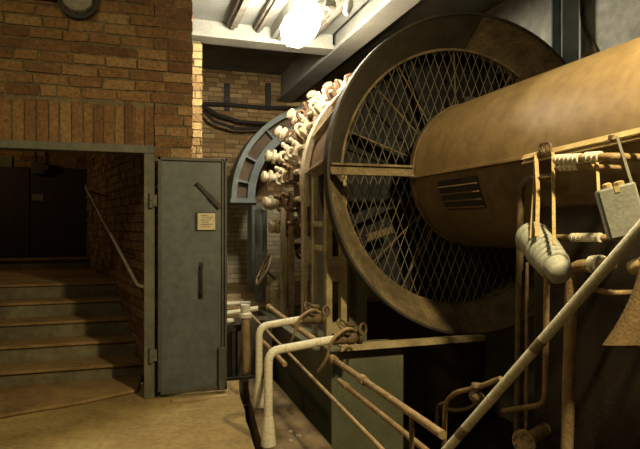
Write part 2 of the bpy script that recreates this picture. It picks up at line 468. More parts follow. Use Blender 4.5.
d2 = struct(thing('door_2', (-1.7, 9.9, 1.02), 'dark boarded double doors at the back of the stair landing', 'door'))
for a in (-2.55, -1.62): MB().box((a, 9.90, 1.03), (a + .91, 9.96, 2.46)).build('leaf', M['darkdoor'], d2, bevel=.006)
c = at(38, 197, W=9.9); MB().box((c.x - .085, 9.88, c.z - .05), (c.x + .085, 9.90, c.z + .055)).build('sign_plate', M['jamb'], d2)
c = at(39, 166, W=9.8)
mb = MB(); mb.box((c.x - .1, 9.72, c.z - .12), (c.x + .08, 9.97, c.z + .06)); mb.tube([c + Vector((-.05, 0, .05)), c + Vector((-.05, 0, .3))], .02); mb.lathe(c + Vector((.1, -.05, -.02)), -Y_, [(0, .05), (.06, .05)], 12)
solo(mb, 'switch_box', M['black'], c, 'black switch box above the dark landing doors', 'switch box')
c = at(5, 166, W=9.95); solo(MB().box((c.x - .5, 9.93, c.z - .16), (c.x + .1, 9.985, c.z + .16)), 'wall_board', M['green'], c, 'dull green board high on the landing wall', 'board')

# handrail in the stairwell
lo, hi = Vector((.0, 5.56, .97)), Vector((-.62, 8.0, 2.04))
lo = at(138, 285, W=5.56); hi = at(86, 187, W=8.0)
h = thing('stair_handrail', (wallU(5.9), 5.9, .9), 'thin steel handrail sloping up the stairwell brick wall', 'handrail')
MB().tube([hi + Vector((0, .06, .03)), hi, lo, lo + Vector((.06, -.1, -.005)), Vector((.085, 5.24, lo.z))], .016, 10, bend=.05).build('rail', M['whitepipe'], h)
for t in (.3, .95):
    p = lo.lerp(hi, t); q = Vector((wallU(p.y) + .02, p.y, p.z - .08))
    MB().tube([p, q], .011, 8).build('bracket', M['black'], h)

# bulkhead lamp on the wall, off
c = at(78, 1, W=FW)
t = thing('bulkhead_lamp', c, 'unlit caged bulkhead lamp high on the brick wall', 'lamp')
mb = MB(); mb.lathe(c, -Y_, [(0, .165), (.05, .165), (.06, .13)], 20); mb.box(c + Vector((-.36, -.06, -.03)), c + Vector((-.1, 0, .06)))
mb.build('base', M['black'], t)
MB().lathe(c - Y_ * .055, -Y_, [(0, .125), (.06, .12), (.10, .085), (.125, .02)], 20).build('glass_dome', M['glass'], t)
mb = MB()
for k in range(4):
    an = k * math.pi / 4; d = Vector((math.cos(an), 0, math.sin(an)))
    mb.tube([c - Y_ * .05 + d * .13, c - Y_ * .13 + d * .1, c - Y_ * .17, c - Y_ * .13 - d * .1, c - Y_ * .05 - d * .13], .007, 6, bend=.04)
mb.build('wire_cage', M['black'], t)

# ------------------------------------------------------------------ the big machine
C = Vector((3.04, 4.55, 2.02)); RO = 1.5


def pol(r, deg, W): return Vector((C.x + r * math.cos(R(deg)), W, C.z + r * math.sin(R(deg))))


gen = thing('generator', (C.x, 5.2, .45), 'large round electric machine with a wire mesh front standing on the plinth', 'generator')
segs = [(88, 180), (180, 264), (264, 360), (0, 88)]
for a0, a1 in segs:                       # dished cover plates, set back towards the mesh
    mb = MB(); rings = []
    for k in range(41):
        t = a0 + .15 + (a1 - a0 - .3) * k / 40
        rings.append([pol(1.485, t, 4.53), pol(1.26, t, 4.84), pol(1.26, t, 4.87), pol(1.485, t, 4.56)])
    mb.quadmesh(rings, True, True)
    o = mb.build('cover_segment', M['rim_shade'] if a0 == 88 else M['rim'], gen)
    if a0 == 88: o['label'] = 'darker smooth cover segment with shade in its colour'
MB().arcplate(C, 1.485, 1.506, 4.51, 4.62, 0, 360, 96).build('rim_band', M['rim_shade'], gen)
MB().arcplate(C, 1.245, 1.27, 4.83, 4.88, 0, 360, 72).build('inner_edge', M['rim'], gen)
# mesh guard: two families of crossing wires in the annulus
mb = MB()
ri, ro = .40, 1.245
tilt = math.atan2(.40, 1.0)
for sgn in (1, -1):
    d = Vector((math.sin(tilt) * sgn, math.cos(tilt))); n = Vector((d.y, -d.x))
    k = -20
    while k <= 20:
        off = k * .086
        if abs(off) < ro:
            tmax = math.sqrt(ro * ro - off * off)
            spans = [(-tmax, tmax)]
            if abs(off) < ri:
                ti = math.sqrt(ri * ri - off * off); spans = [(-tmax, -ti), (ti, tmax)]
            for a, b in spans:
                p, q = n * off + d * a, n * off + d * b
                y = 4.86 + .004 * sgn
                mb.tube([(C.x + p.x, y, C.z + p.y), (C.x + q.x, y, C.z + q.y)], 0.0037, 4, cap=False)
        k += 1
gm = mb.build('mesh_guard', M['mesh'], gen)
for deg in (92, 122, 137, 161, 222, 240, 60, 320):
    MB().tube([pol(.42, deg, 4.89), pol(1.27, deg, 4.89)], .009, 6).build('stay_rod', M['rim'], gen)
mb = MB(); mb.box((C.x - 1.48, 4.47, 2.055), (C.x - .70, 4.53, 2.075)); mb.box((C.x - 1.48, 4.50, 1.995), (C.x - .70, 4.53, 2.055)); mb.box((C.x - 1.48, 4.47, 1.975), (C.x - .70, 4.53, 1.995))
mb.build('joint_bar', M['rim'], gen, bevel=.004)
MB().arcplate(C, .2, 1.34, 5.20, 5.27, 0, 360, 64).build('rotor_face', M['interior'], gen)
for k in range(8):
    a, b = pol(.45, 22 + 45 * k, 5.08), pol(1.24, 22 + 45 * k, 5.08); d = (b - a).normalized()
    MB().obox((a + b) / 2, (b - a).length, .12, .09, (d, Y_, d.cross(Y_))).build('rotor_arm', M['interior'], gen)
a = at(366, 238, W=4.96); b = at(392, 229, W=4.96); d = (b - a).normalized()
MB().obox((a + b) / 2, (b - a).length, .05, .07, (d, Y_, d.cross(Y_))).build('support_arm', M['rim'], gen, bevel=.01)
# casing: front horseshoe plate, rear horseshoe plate
def horseshoe(W0, W1, Ro, Ri, zb, legw, holes, hf=.22):
    mb = MB(); mb.arcplate(C, Ri, Ro, W0, W1, 0, 180, 56)
    for sx in (-1, 1):
        xo, xi = C.x + sx * Ro, C.x + sx * (Ro - legw)
        x0, x1 = min(xo, xi), max(xo, xi)
        hw = hf * legw; xa, xb = (x0 + x1) / 2 - hw, (x0 + x1) / 2 + hw
        mb.box((x0, W0, zb), (xa, W1, C.z)); mb.box((xb, W0, zb), (x1, W1, C.z))
        zz = zb
        for h0, h1 in holes:
            mb.box((xa, W0, zz), (xb, W1, h0)); zz = h1
        mb.box((xa, W0, zz), (xb, W1, C.z))
    return mb


horseshoe(4.90, 4.98, 1.38, 1.28, .44, .20, [(.63, 1.02), (1.25, 1.60)]).build('front_plate', M['frame'], gen)
horseshoe(5.82, 5.92, 1.33, 1.18, .44, .145, [(.66, 1.12), (1.40, 1.80)]).build('rear_plate', M['frame'], gen)
MB().arcplate(C, 1.28, 1.34, 5.80, 5.95, -12, 192, 64).build('rear_rim', M['brushcream'], gen)
# tapering drum skin between the plates, upper half
mb = MB()
rings = []
for W, r in ((4.62, 1.46), (5.1, 1.38), (5.82, 1.26)):
    rings.append([pol(r, 180 * k / 48, W) for k in range(49)])
mb.quadmesh(rings, closed_u=False)
mb.build('drum_skin', M['copper'], gen)
for sx in (-1, 1):
    mb = MB(); mb.quadmesh([[(C.x + sx * 1.21, 5.36, .45), (C.x + sx * 1.185, 5.82, .45)], [(C.x + sx * 1.21, 5.36, 2.02), (C.x + sx * 1.185, 5.82, 2.02)]], closed_u=False)
    mb.build('side_sheet', M['sheet'], gen)
mb = MB(); mb.box((C.x - 1.385, 5.28, .45), (C.x - 1.345, 5.35, 2.02)); mb.build('mid_post', M['frame'], gen)
MB().box((1.92, 4.99, .44), (2.1, 5.2, 1.3)).build('pedestal', M['plinth'], gen)
for zz in (1.53, 1.30):
    MB().box((C.x - 1.40, 4.98, zz), (C.x - 1.32, 5.30, zz + .05)).build('tie_bar', M['frame'], gen, bevel=.004)
for deg in (176, 158, 140, 122, 104, 86, 60, 30):
    mb = MB(); q = []
    for W, r in ((4.62, 1.495), (5.82, 1.32)):
        a, b = pol(r, deg, W), pol(r - .05, deg, W); tn = Vector((-math.sin(R(deg)), 0, math.cos(R(deg)))) * .012
        q.append([a + tn, a - tn, b - tn, b + tn])
    mb.quadmesh(q, True, True); mb.build('drum_rib', M['frame'], gen)
# commutator and brush gear
MB().lathe((C.x, 5.9, C.z), Y_, [(0, 1.05), (1.35, 1.05)], 64).build('commutator', M['copper'], gen)
MB().arcplate(C, 1.18, 1.27, 7.02, 7.09, 0, 360, 72).build('rocker_ring', M['frame'], gen)
angs = [62, 76, 90, 103, 115, 127, 139, 151, 163, 175, 188, 201, 214]
for i, deg in enumerate(angs):
    rd = Vector((math.cos(R(deg)), 0, math.sin(R(deg)))); tn = Vector((-rd.z, 0, rd.x))
    g = random.Random(100 + i)
    m_ = M['brushcream']
    mb = MB(); mb.tube([pol(1.34, deg, 5.93), pol(1.36, deg, 7.06)], .032, 10)
    mb.obox(pol(1.25, deg, 7.03), .26, .07, .09, (rd, Y_, tn))
    arm = mb.build('brush_arm', m_, gen)
    p = pol(1.30, deg, 6.98)
    for off in (0,):
        d = (rd * 1.0 - Y_ * g.uniform(-.1, .25) + tn * g.uniform(-.3, .3)).normalized()
        mb = MB(); mb.lathe(p, d, [(h * 1.1, r * 1.18) for h, r in [(0, .04), (.03, .045), (.04, .07), (.065, .07), (.075, .045), (.10, .045), (.11, .078), (.145, .08), (.155, .05), (.175, .046), (.185, .065), (.215, .06), (.235, .02)]], 14)
        mb.build('insulator', m_, arm)
    for W in (6.16 + g.uniform(-.05, .05), 6.60 + g.uniform(-.08, .08)):
        rr = 1.34 + g.uniform(-.02, .02)
        c = pol(rr, deg, W); ax = (rd, Y_, tn)
        mb = MB(); mb.obox(c + tn * .02, .13, .12, .14, ax); mb.obox(c - rd * .10 + tn * .05, .16, .08, .07, ax)
        mb.tube([c + rd * .05, c + rd * .12 + tn * .02, c + rd * .12 + tn * .10, c + tn * .13 - rd * .03], .019, 6, bend=.04)
        mb.lathe(c + rd * .04 - tn * .04, (rd - tn * .4).normalized(), [(0, .035), (.05, .04), (.06, .028), (.10, .03), (.12, .015)], 8)
        mb.build('brush_holder', M['brushcream'] if g.random() < .6 and deg < 185 else M['copper'], arm)
# rear legs
for (W, ux, m_, nm) in ((6.45, C.x - 1.42, M['frame'], 'rear_leg'), (7.62, C.x - 1.49, M['sheet'], 'rear_leg')):
    mb = MB(); mb.box((ux, W, .48 if W > 7.2 else .44), (ux + .055, W + .05, 1.75)); mb.box((ux + .1, W, .48 if W > 7.2 else .44), (ux + .16, W + .05, 1.75))
    for zz in (.48, 1.1, 1.69): mb.box((ux + .055, W, zz), (ux + .1, W + .05, zz + .07))
    mb.build(nm, m_, gen)
mb = MB(); mb.quadmesh([[(C.x - 1.26, 6.5, .44), (C.x - 1.27, 6.78, .44)], [(C.x - 1.26, 6.5, 1.8), (C.x - 1.27, 6.78, 1.8)]], closed_u=False); mb.build('rear_sheet', M['sheet'], gen)

# exciter arch far behind
ex = thing('arch_frame', (3.04, 9.0, .48), 'pale blue grey arched machine frame in front of the far brick wall', 'machine frame')
CE = Vector((2.94, 9, 1.96))
MB().arcplate(CE, 1.47, 1.55, 8.7, 9.2, 0, 180, 56).build('outer_ring', M['blue'], ex)
MB().arcplate(CE, 1.29, 1.48, 8.85, 9.1, 0, 180, 56).build('ring_web', M['bluebrown'], ex)
MB().arcplate(CE, 1.18, 1.30, 8.7, 9.2, 0, 180, 56).build('inner_ring', M['blue'], ex)
for deg in (14, 36, 60, 84, 108, 132, 153, 169):
    mb = MB(); rd = Vector((math.cos(R(deg)), 0, math.sin(R(deg)))); mb.obox(CE + rd * 1.38 - Y_ * .2, .2, .16, .03, (rd, Y_, Vector((-rd.z, 0, rd.x)))); mb.build('stiffener', M['blue'], ex)
for sx in (-1, 1):
    x0, x1 = sorted((CE.x + sx * 1.57, CE.x + sx * 1.16)); MB().box((x0, 8.68, 1.89), (x1, 9.22, 1.96)).build('foot_flange', M['blue'], ex)
    x0, x1 = sorted((CE.x + sx * 1.22, CE.x + sx * 1.06)); MB().box((x0, 8.75, .48), (x1, 9.15, 1.89)).build('post', M['sheet'], ex)

# duct
du = thing('exhaust_duct', (3.04, 2.2, 1.3), 'wide tan round duct running from the mesh wheel towards the viewer', 'duct')
RD = .675
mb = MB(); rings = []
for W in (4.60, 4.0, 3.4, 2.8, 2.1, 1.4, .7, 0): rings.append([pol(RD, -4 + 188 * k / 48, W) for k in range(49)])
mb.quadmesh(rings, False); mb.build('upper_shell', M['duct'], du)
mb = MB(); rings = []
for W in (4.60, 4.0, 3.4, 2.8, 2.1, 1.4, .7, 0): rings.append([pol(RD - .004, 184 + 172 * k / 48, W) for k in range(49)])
mb.quadmesh(rings, False); mb.build('lower_shell', M['duct_shade'], du)  # lower half coloured as if in shade
MB().arcplate(C, RD - .02, RD + .010, 4.54, 4.60, 0, 360, 72).build('end_flange', M['duct_shade'], du)
mb = MB(); mb.box((C.x - RD - .018, 0, C.z - .055), (C.x - RD + .02, 4.56, C.z - .03)); mb.build('seam_strip', M['duct'], du, bevel=.004)
mb = MB(); mb.arcplate(C, RD, RD + .03, 4.43, 4.53, 78, 108, 14, jit=.018); mb.build('torn_sealing', M['black'], du)
# louvre vent, following the lower shell
lv = MB()
a0, a1 = 189.5, 211
W0, W1 = 4.12, 3.56
lv.quadmesh([[pol(RD + .004, a0 + (a1 - a0) * k / 10, W) for k in range(11)] for W in (W0, W1)], False)
vent = lv.build('louvre_vent', M['black'], du)
for k in range(4):
    an = a0 + (a1 - a0) * (k + .85) / 4.2
    p0, p1 = pol(RD + .012, an, W0), pol(RD + .012, an, W1); rd = Vector((math.cos(R(an)), 0, math.sin(R(an)))); tn = Vector((-rd.z, 0, rd.x))
    MB().obox((p0 + p1) / 2, .014, .56, .006, ((rd + tn * .6).normalized(), Y_, (tn - rd * .6).normalized())).build('slat', M['duct_shade'], vent)

# dark casing below the duct
struct_panel = thing('duct_casing', (2.6, 1.2, -1.2), 'dark brown steel casing under the near end of the duct, behind the pipes', 'casing')
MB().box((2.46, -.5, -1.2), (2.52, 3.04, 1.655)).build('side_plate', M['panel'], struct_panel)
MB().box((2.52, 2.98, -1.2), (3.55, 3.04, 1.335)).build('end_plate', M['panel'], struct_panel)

# beam below the wheel
mb = MB(); mb.box((1.55, 4.22, .56), (2.9, 4.30, .575)); mb.box((1.55, 4.22, .52), (2.9, 4.235, .56)); mb.box((1.55, 4.22, .52), (2.9, 4.30, .53))
solo(mb, 'channel_beam', M['frame'], (1.6, 4.25, .52), 'brown steel channel lying across the plinth below the mesh wheel', 'beam')

# column by the right wall
p = at(566, 30, U=4.68)
mb = MB(); w = p.y
mb.box((p.x - .13, w - .09, -1.2), (p.x + .10, w - .07, 4.72)); mb.box((p.x - .13, w + .07, -1.2), (p.x + .10, w + .09, 4.72)); mb.box((p.x - .02, w - .07, -1.2), (p.x - .005, w + .07, 4.72))
struct(mb.build('column', M['blue']), 'pale blue grey steel column in front of the whitewashed wall')
a = at(580, 0, U=4.93); pts = [at(581, -10, U=4.93), at(582, 20, U=4.93), at(589, 38, U=4.93), at(598, 52, U=4.93), at(600, 80, U=4.93)]
solo(MB().tube(pts, .022, 8, bend=.1), 'wall_cable', M['darkpipe'], pts[-1], 'dark cable bending down the whitewashed wall right of the column', 'cable')

# ------------------------------------------------------------------ lamps
lc = at(303, 24, W=5.75)
fl = thing('floodlight', lc, 'glaring white floodlight hung in front of the cream cross beam', 'lamp')
ax = Vector((.70, .05, .70)).normalized()
MB().lathe(lc - ax * .27, ax, [(0, .03), (.02, .09), (.07, .145), (.16, .175), (.28, .175), (.40, .13), (.47, .08), (.49, .07)], 28).build('glass_globe', M['lampglow'], fl)
MB().lathe(lc + ax * .22, ax, [(0, .085), (.03, .09), (.14, .075), (.17, .04)], 20).build('cap', M['lampshell'], fl)
top = lc + ax * .36
MB().tube([top, Vector((top.x + .03, top.y, 4.08))], .018, 8).build('hanger', M['lampshell'], fl)
mb = MB()
for k in range(4):
    d = Vector((math.cos(k * math.pi / 2 + .5), math.sin(k * math.pi / 2 + .5), 0)); d = (d - ax * d.dot(ax)).normalized()
    mb.tube([lc + ax * .22 + d * .1, lc + ax * .05 + d * .2, lc - ax * .15 + d * .19, lc - ax * .29 + d * .06, lc - ax * .30], .006, 6)
mb.build('wire_guard', M['lampshell'], fl)
p = at(330, 4, W=5.3)
mb = MB(); mb.lathe(p - Z_ * .05, Z_, [(0, .02), (.01, .06), (.05, .065), (.1, .05), (.13, .02)], 16); mb.tube([p + Z_ * .05, Vector((p.x, p.y, 4.08))], .012)
solo(mb, 'hanging_fitting', M['lampshell'], p, 'small grey bell-shaped fitting under the ceiling beside the floodlight', 'fitting')
p = at(346, 8, W=5.6)
mb = MB(); mb.lathe(p + Vector((0, 0, -.07)), Vector((.25, -.2, 1)), [(0, .02), (.02, .04), (.1, .05), (.15, .03), (.17, .02)], 14)
mb.tube([p + Vector((.05, 0, .05)), Vector((p.x + .05, p.y, 4.08))], .012, 8)
solo(mb, 'hanging_bracket', M['beam'], p, 'pale cable bracket hanging next to the bright roof beam', 'bracket')

# cables on the back wall
tr = thing('wall_mounted_cable_run', at(205, 100, W=10.2), 'dark cable run fixed along the far brick wall', 'cable tray')
pts = [at(x, y, W=10.17) for x, y in ((203, 103), (230, 104), (262, 107), (300, 108), (330, 110))]
MB().tube(pts, .035, 8).build('cable', M['black'], tr)
for x in (227, 268):
    a, b = at(x, 83, W=10.21), at(x, 110, W=10.21); MB().box((a.x - .05, 10.18, b.z), (a.x + .05, 10.225, a.z)).build('bracket', M['black'], tr)
for k, pp in enumerate((((203, 105), (218, 114), (240, 121), (268, 123), (300, 117)), ((203, 110), (214, 121), (235, 128), (262, 128), (300, 122)))):
    pts = [at(x, y, W=10.05 - .1 * k) for x, y in pp]
    solo(MB().tube(pts, .03, 8), 'hanging_cable', M['black'], pts[2], ('black cable sagging just below the cable run on the far wall', 'black cable sagging lowest across the far brick wall')[k], 'cable', 'sagging cables on the far wall')
p = at(236, 300, W=9.4)
# ------------------------------------------------------------------ white bent pipes at the floor edge
GP = 'bent white pipes at the pit edge'
specs = [
    ('chipped white bent pipe with a rusty valve, nearest the viewer by the pit edge', (.875, 3.86), .655, (1.46, 3.98), .69),
    ('chipped white bent pipe with a rusty valve, second from the viewer by the pit edge', (.985, 4.70), .68, (1.44, 4.80), .71),
]
for lab, (u, w), z, (u2, w2), z2 in specs:
    t = thing('bent_pipe', (u, w, 0), lab, 'pipe', GP)
    MB().tube([(u, w, .0), (u, w, z), (u2, w2, z2)], .031, 14, bend=.085).build('tube', M['whitepipe'], t)
    MB().lathe((u, w, 0), Z_, [(0, .055), (.06, .05), (.14, .043), (.20, .033)], 16).build('foot_sleeve', M['whitepipe'], t)
    e = Vector((u2, w2, z2)); d = Vector((1, .12, .05)).normalized()
    mb = MB(); mb.lathe(e - d * .06, d, [(0, .036), (.0, .045), (.07, .045), (.07, .036)], 14)
    mb.lathe(e, X_, [(0, .05), (.03, .05), (.035, .038), (.06, .055), (.10, .055), (.13, .038), (.135, .055), (.165, .055)], 14)
    mb.lathe(e + Vector((.08, 0, .03)), Z_, [(0, .035), (.06, .03), (.065, .04), (.085, .04)], 12)
    v = mb.build('valve', M['darkpipe'], t)
    w_ = MB(); hc = e + Vector((.03, -.01, .085)); n = Vector((.5, -.45, .62)).normalized()
    w_.torus(hc, n, .07, .010, 24, 7); w_.tube([hc, e + Vector((.08, 0, .06))], .012, 8)
    a_ = (Z_ - n * Z_.dot(n)).normalized(); b_ = n.cross(a_)
    for k in range(4):
        an = k * math.pi / 2 + .4; w_.tube([hc, hc + (a_ * math.cos(an) + b_ * math.sin(an)) * .07], .007, 6)
    w_.build('handwheel', M['darkpipe'], v)
    MB().tube([e + Vector((.12, -.02, .05)), e + Vector((.02, -.10, .10)), e + Vector((-.12, -.14, .03)), e + Vector((-.15, -.10, -.14)), e + Vector((-.18, .0, -.24))], .012, 8, bend=.10).build('drain_loop', M['pipe'], t)
    MB().torus(e + Vector((.17, -.03, .06)), Vector((.7, -1, .1)), .045, .010, 20, 6).build('ring_handle', M['darkpipe'], v)
t = thing('upright_pipe', (1.07, 5.75, -1.2), 'stubby buff pipe standing in the pit behind the two white bent pipes', 'pipe')
MB().tube([(1.09, 5.70, -1.2), (1.06, 5.75, .64)], .045, 14).build('tube', M['pipe'], t)
MB().lathe((1.06, 5.75, .58), Z_, [(0, .047), (.01, .07), (.05, .07), (.06, .05), (.14, .05)], 14).build('collar', M['whitepipe'], t)

# long pipes along the pit (w-direction), on posts from the pit floor
def longpipe(label, a, b, r, mt, coup=(), posts=()):
    t = thing('long_pipe', (a + b) / 2, label, 'pipe', 'long pipes along the pit')
    MB().tube([a, b], r, 12).build('tube', mt, t)
    for f in coup:
        p = a.lerp(b, f); d = (b - a).normalized()
        MB().lathe(p - d * .035, d, [(0, r), (0, r * 1.45), (.07, r * 1.45), (.07, r)], 12).build('coupling', M['pipe'], t)
    for f in posts:
        p = a.lerp(b, f); MB().tube([p - Z_ * r * .5, Vector((p.x, p.y, -1.2))], .014, 8).build('prop', M['darkpipe'], t)


a, b = at(332, 358, U=1.40), at(443, 434.5, U=1.40)
longpipe('rusty yellow pipe with a coupling, uppermost of those along the pit by the plinth', a, b, .022, M['pipe'], (.02, .38), (.80,))
a, b = at(339, 380, U=1.47), at(440, 461, U=1.47)
longpipe('dull yellow pipe running along the pit just under the uppermost one', a, b, .018, M['pipe'], (.1,))
a, b = at(251, 314, U=1.20), at(388, 455, U=1.20)
longpipe('thin long pipe nearest the floor edge, along the pit', a, b, .013, M['pipe'], (.4,))
a, b = at(268, 306, U=1.36), at(318, 342, U=1.36)
longpipe('buff pipe behind the nearest valve, crossing under the second white pipe', a, b, .026, M['pipe'], (.04,))
a, b = at(258, 336, U=1.08), at(318, 398, U=1.08); b = a.lerp(b, .55)
longpipe('short buff pipe lying between the two white bent pipes and the pit', a, b, .02, M['pipe'], ())

# dark hose on the floor
pts = [(.66, 5.50, .018), (.68, 5.1, .018), (.72, 4.7, .018), (.73, 4.3, .018), (.78, 3.9, .018), (.80, 3.5, .018), (.83, 3.2, .018)]
# ------------------------------------------------------------------ clutter on and before the platform
def junk(name, mt, a, b, r, lab, cat, grp=None):
    a, b = Vector(a), Vector(b); return solo(MB().tube([a, b], r, 8), name, mt, (a + b) / 2, lab, cat, grp)


zt = .48
junk('pipe_offcut', M['whitepipe'], (1.02, 7.36, zt + .03), (1.42, 7.33, zt + .03), .03, 'pale pipe offcut lying along the platform edge', 'pipe offcut')
junk('pipe_offcut', M['pipe'], (1.0, 7.52, zt + .035), (1.35, 7.46, zt + .035), .035, 'rusty pipe offcut lying askew on the platform', 'pipe offcut')
mb = MB().box((1.05, 7.68, zt), (1.35, 7.82, zt + .10), rot=Matrix.Rotation(.4, 3, 'Z')); solo(mb, 'wood_block', M['wood'], (1.27, 7.7, zt), 'pale wooden block on the platform beside the pipe offcuts', 'wood block')
wv = thing('wheel_valve', Vector((1.65, 6.95, .44)), 'brown valve with a big tilted handwheel on the platform beside the machine legs', 'valve')
q = at(278, 287, W=6.95)
mb = MB(); mb.box((q.x - .13, q.y - .15, .44), (q.x + .15, q.y + .15, .76)); mb.lathe((q.x, q.y, .76), Vector((-.3, -.2, 1)), [(0, .13), (.05, .12), (.1, .06)], 16)
mb.build('body', M['frame'], wv, bevel=.02)
c = at(264, 269, W=6.9)
lg = Vector((.42, -.05, .9)).normalized(); e_ = Vector((.05, 1, 0)); e_ = (e_ - lg * e_.dot(lg)).normalized(); n = lg.cross(e_)
MB().torus(c, n, 0.205, .016, 32, 8).build('handwheel', M['pipe'], wv)
mb = MB()
for k in range(3):
    an = k * math.pi / 3 + .3; d = lg * math.cos(an) + e_ * math.sin(an); mb.tube([c - d * .205, c + d * .205], .010, 6)
mb.tube([c, Vector((q.x, q.y, .82))], .02, 8)
mb.build('stem', M['darkpipe'], wv)
# struts standing behind the door edge
junk('steel_bar', M['darkpipe'], (.56, 5.62, -1.2), (.62, 5.70, .60), .03, 'dark steel bar standing in the pit behind the door edge', 'bar')
junk('steel_bar', M['pipe'], (.90, 5.72, -1.2), (.80, 5.78, .60), .03, 'buff steel bar leaning in the pit behind the stubby pipe', 'bar')
junk('steel_bar', M['whitepipe'], (.42, 6.02, .52), (.98, 5.98, .52), .028, 'pale steel bar lying level behind the door edge', 'bar')
mb = MB(); mb.box((.40, 5.9, .42), (1.05, 6.05, .49)); mb.box((.44, 5.92, -1.2), (.5, 6.0, .42)); mb.box((.95, 5.92, -1.2), (1.01, 6.0, .42))
solo(mb, 'low_trestle', M['black'], (.85, 5.97, -1.2), 'black low trestle standing in the pit behind the door edge', 'trestle')
junk('steel_bar', M['whitepipe'], (.62, 6.35, .505), (1.30, 6.25, .60), .03, 'pale steel bar lying aslant beyond the black trestle', 'bar')
mb = MB(); mb.box((.5, 6.2, -1.2), (1.45, 6.5, .47)); solo(mb, 'pit_block', M['pit'], (.95, 6.35, -1.2), 'dark concrete block in the pit beyond the trestle', 'block')
for q in ((1.03, 3.85), (1.10, 3.92), (1.07, 4.02)):
    mb = MB(); mb.box((q[0], q[1], 0), (q[0] + .03, q[1] + .025, .014), jit=.004)
    solo(mb, 'plaster_crumb', M['paper'], (q[0], q[1], 0), 'small pale plaster crumb on the darker floor strip by the pit edge', 'crumb', 'plaster crumbs by the pit edge')
mb = MB(); mb.box((.34, 5.57, -.03), (1.22, 5.62, .02))
solo(mb, 'edge_angle', M['black'], (.8, 5.6, -.03), 'black steel angle along the far edge of the concrete floor', 'angle bar')
a = at(172, 400, z=.008); b = at(226, 395, z=.008)
d = (b - a).normalized(); mb = MB().obox((a + b) / 2, (b - a).length, .05, .016, (d, Vector((-d.y, d.x, 0)), Z_))
solo(mb, 'wood_batten', M['wood'], (a + b) / 2 - Z_ * .008, 'pale wooden batten on the floor below the open door', 'batten')

# ------------------------------------------------------------------ near handrail
A = at(640, 228, U=1.71); B = at(447, 449, U=1.37)
d = (A - B).normalized()
F = B + d * ((.0 - B.z) / d.z); T = A + d * .5
hr = thing('handrail_tube', F, 'long cream handrail tube slanting across the near pit edge', 'handrail')
MB().tube([F, T], .0215, 16).build('tube', M['handrail'], hr)
for px, py in ((538, 347), (462, 432)):
    t = ((px - 447) / (640 - 447)); p = B + (A - B) * (t * 1.0)
    # perspective: solve along the line for the pixel column
    best = min((abs(320 + 560 * ((q.x * CA - q.y * SA) / (q.x * SA + q.y * CA)) - px), k) for k in range(401) for q in [B.lerp(A, k / 400)])
    p = B.lerp(A, best[1] / 400)
    MB().lathe(p - d * .03, d, [(0, .0216), (.0, .0225), (.06, .0225), (.06, .0216)], 16).build('joint_sleeve', M['joint'], hr)
MB().lathe(F, Z_, [(0, .05), (.012, .05), (.014, .03)], 16).build('foot_plate', M['joint'], hr)

# ------------------------------------------------------------------ rail and pipes on the casing
UP = 2.30
rl = thing('angle_rail', at(525, 157, U=2.26), 'ochre steel angle rail running along the side of the tan duct', 'rail')
a, b = at(523, 157, U=2.26), at(640, 130, U=2.26); b = a + (b - a) * 1.5; b.z = a.z + (b.z - a.z)
d = (b - a).normalized()
mb = MB(); t1 = Vector((.64, 0, .77)); t2 = Vector((.77, 0, -.64)); mb.obox((a + b) / 2, (b - a).length, .042, .006, (d, t1, t2)); mb.obox((a + b) / 2 + Vector((.0, 0, -.03)), (b - a).length, .03, .008, (d, t1, t2))
mb.build('angle', M['strap'], rl)
for px in (541, 552, 613):
    p = at(px, 155 - (px - 523) * .235, U=2.26)
    MB().box(Vector((2.24, p.y - .012, p.z - .03)), Vector((2.362, p.y + .012, p.z - .005))).build('bracket', M['darkpipe'], rl)
p = at(543, 148, U=2.24)
mb = MB(); mb.torus(p, (1, 0, 0), .032, .007, 18, 6); mb.torus(p + Vector((0, -.03, 0)), (1, .2, 0), .03, .007, 18, 6)
mb.build('ring_shackle', M['darkpipe'], rl)


def pipe(lab, pix, r, mt, name='wall_pipe', U=UP, bend=.06, sleeves=(), into=False, tail=None):
    pts = [at(x, y, U=U) for x, y in pix]
    if into: pts.append(Vector((2.47, pts[-1].y, pts[-1].z)))
    if tail is not None: pts.append(Vector((pts[-1].x, pts[-1].y, tail)))
    t = thing(name, min(pts, key=lambda q: q.z), lab, 'pipe', 'pipes on the dark casing')
    MB().tube(pts, r, 12, bend=bend).build('tube', mt, t)
    for (x0, y0), (x1, y1) in sleeves:
        p, q = at(x0, y0, U=U), at(x1, y1, U=U); d = (q - p); L_ = d.length; n = max(2, int(L_ / .03)); prof = []
        for k in range(n):
            prof += [(L_ * k / n, r * 1.05), (L_ * k / n + .003, r * 1.4), (L_ * (k + .7) / n, r * 1.4), (L_ * (k + .75) / n, r * 1.05)]
        MB().lathe(p, d, prof, 12).build('ribbed_sleeve', M['whitepipe'] if mt is not M['darkpipe'] else M['pipe'], t)


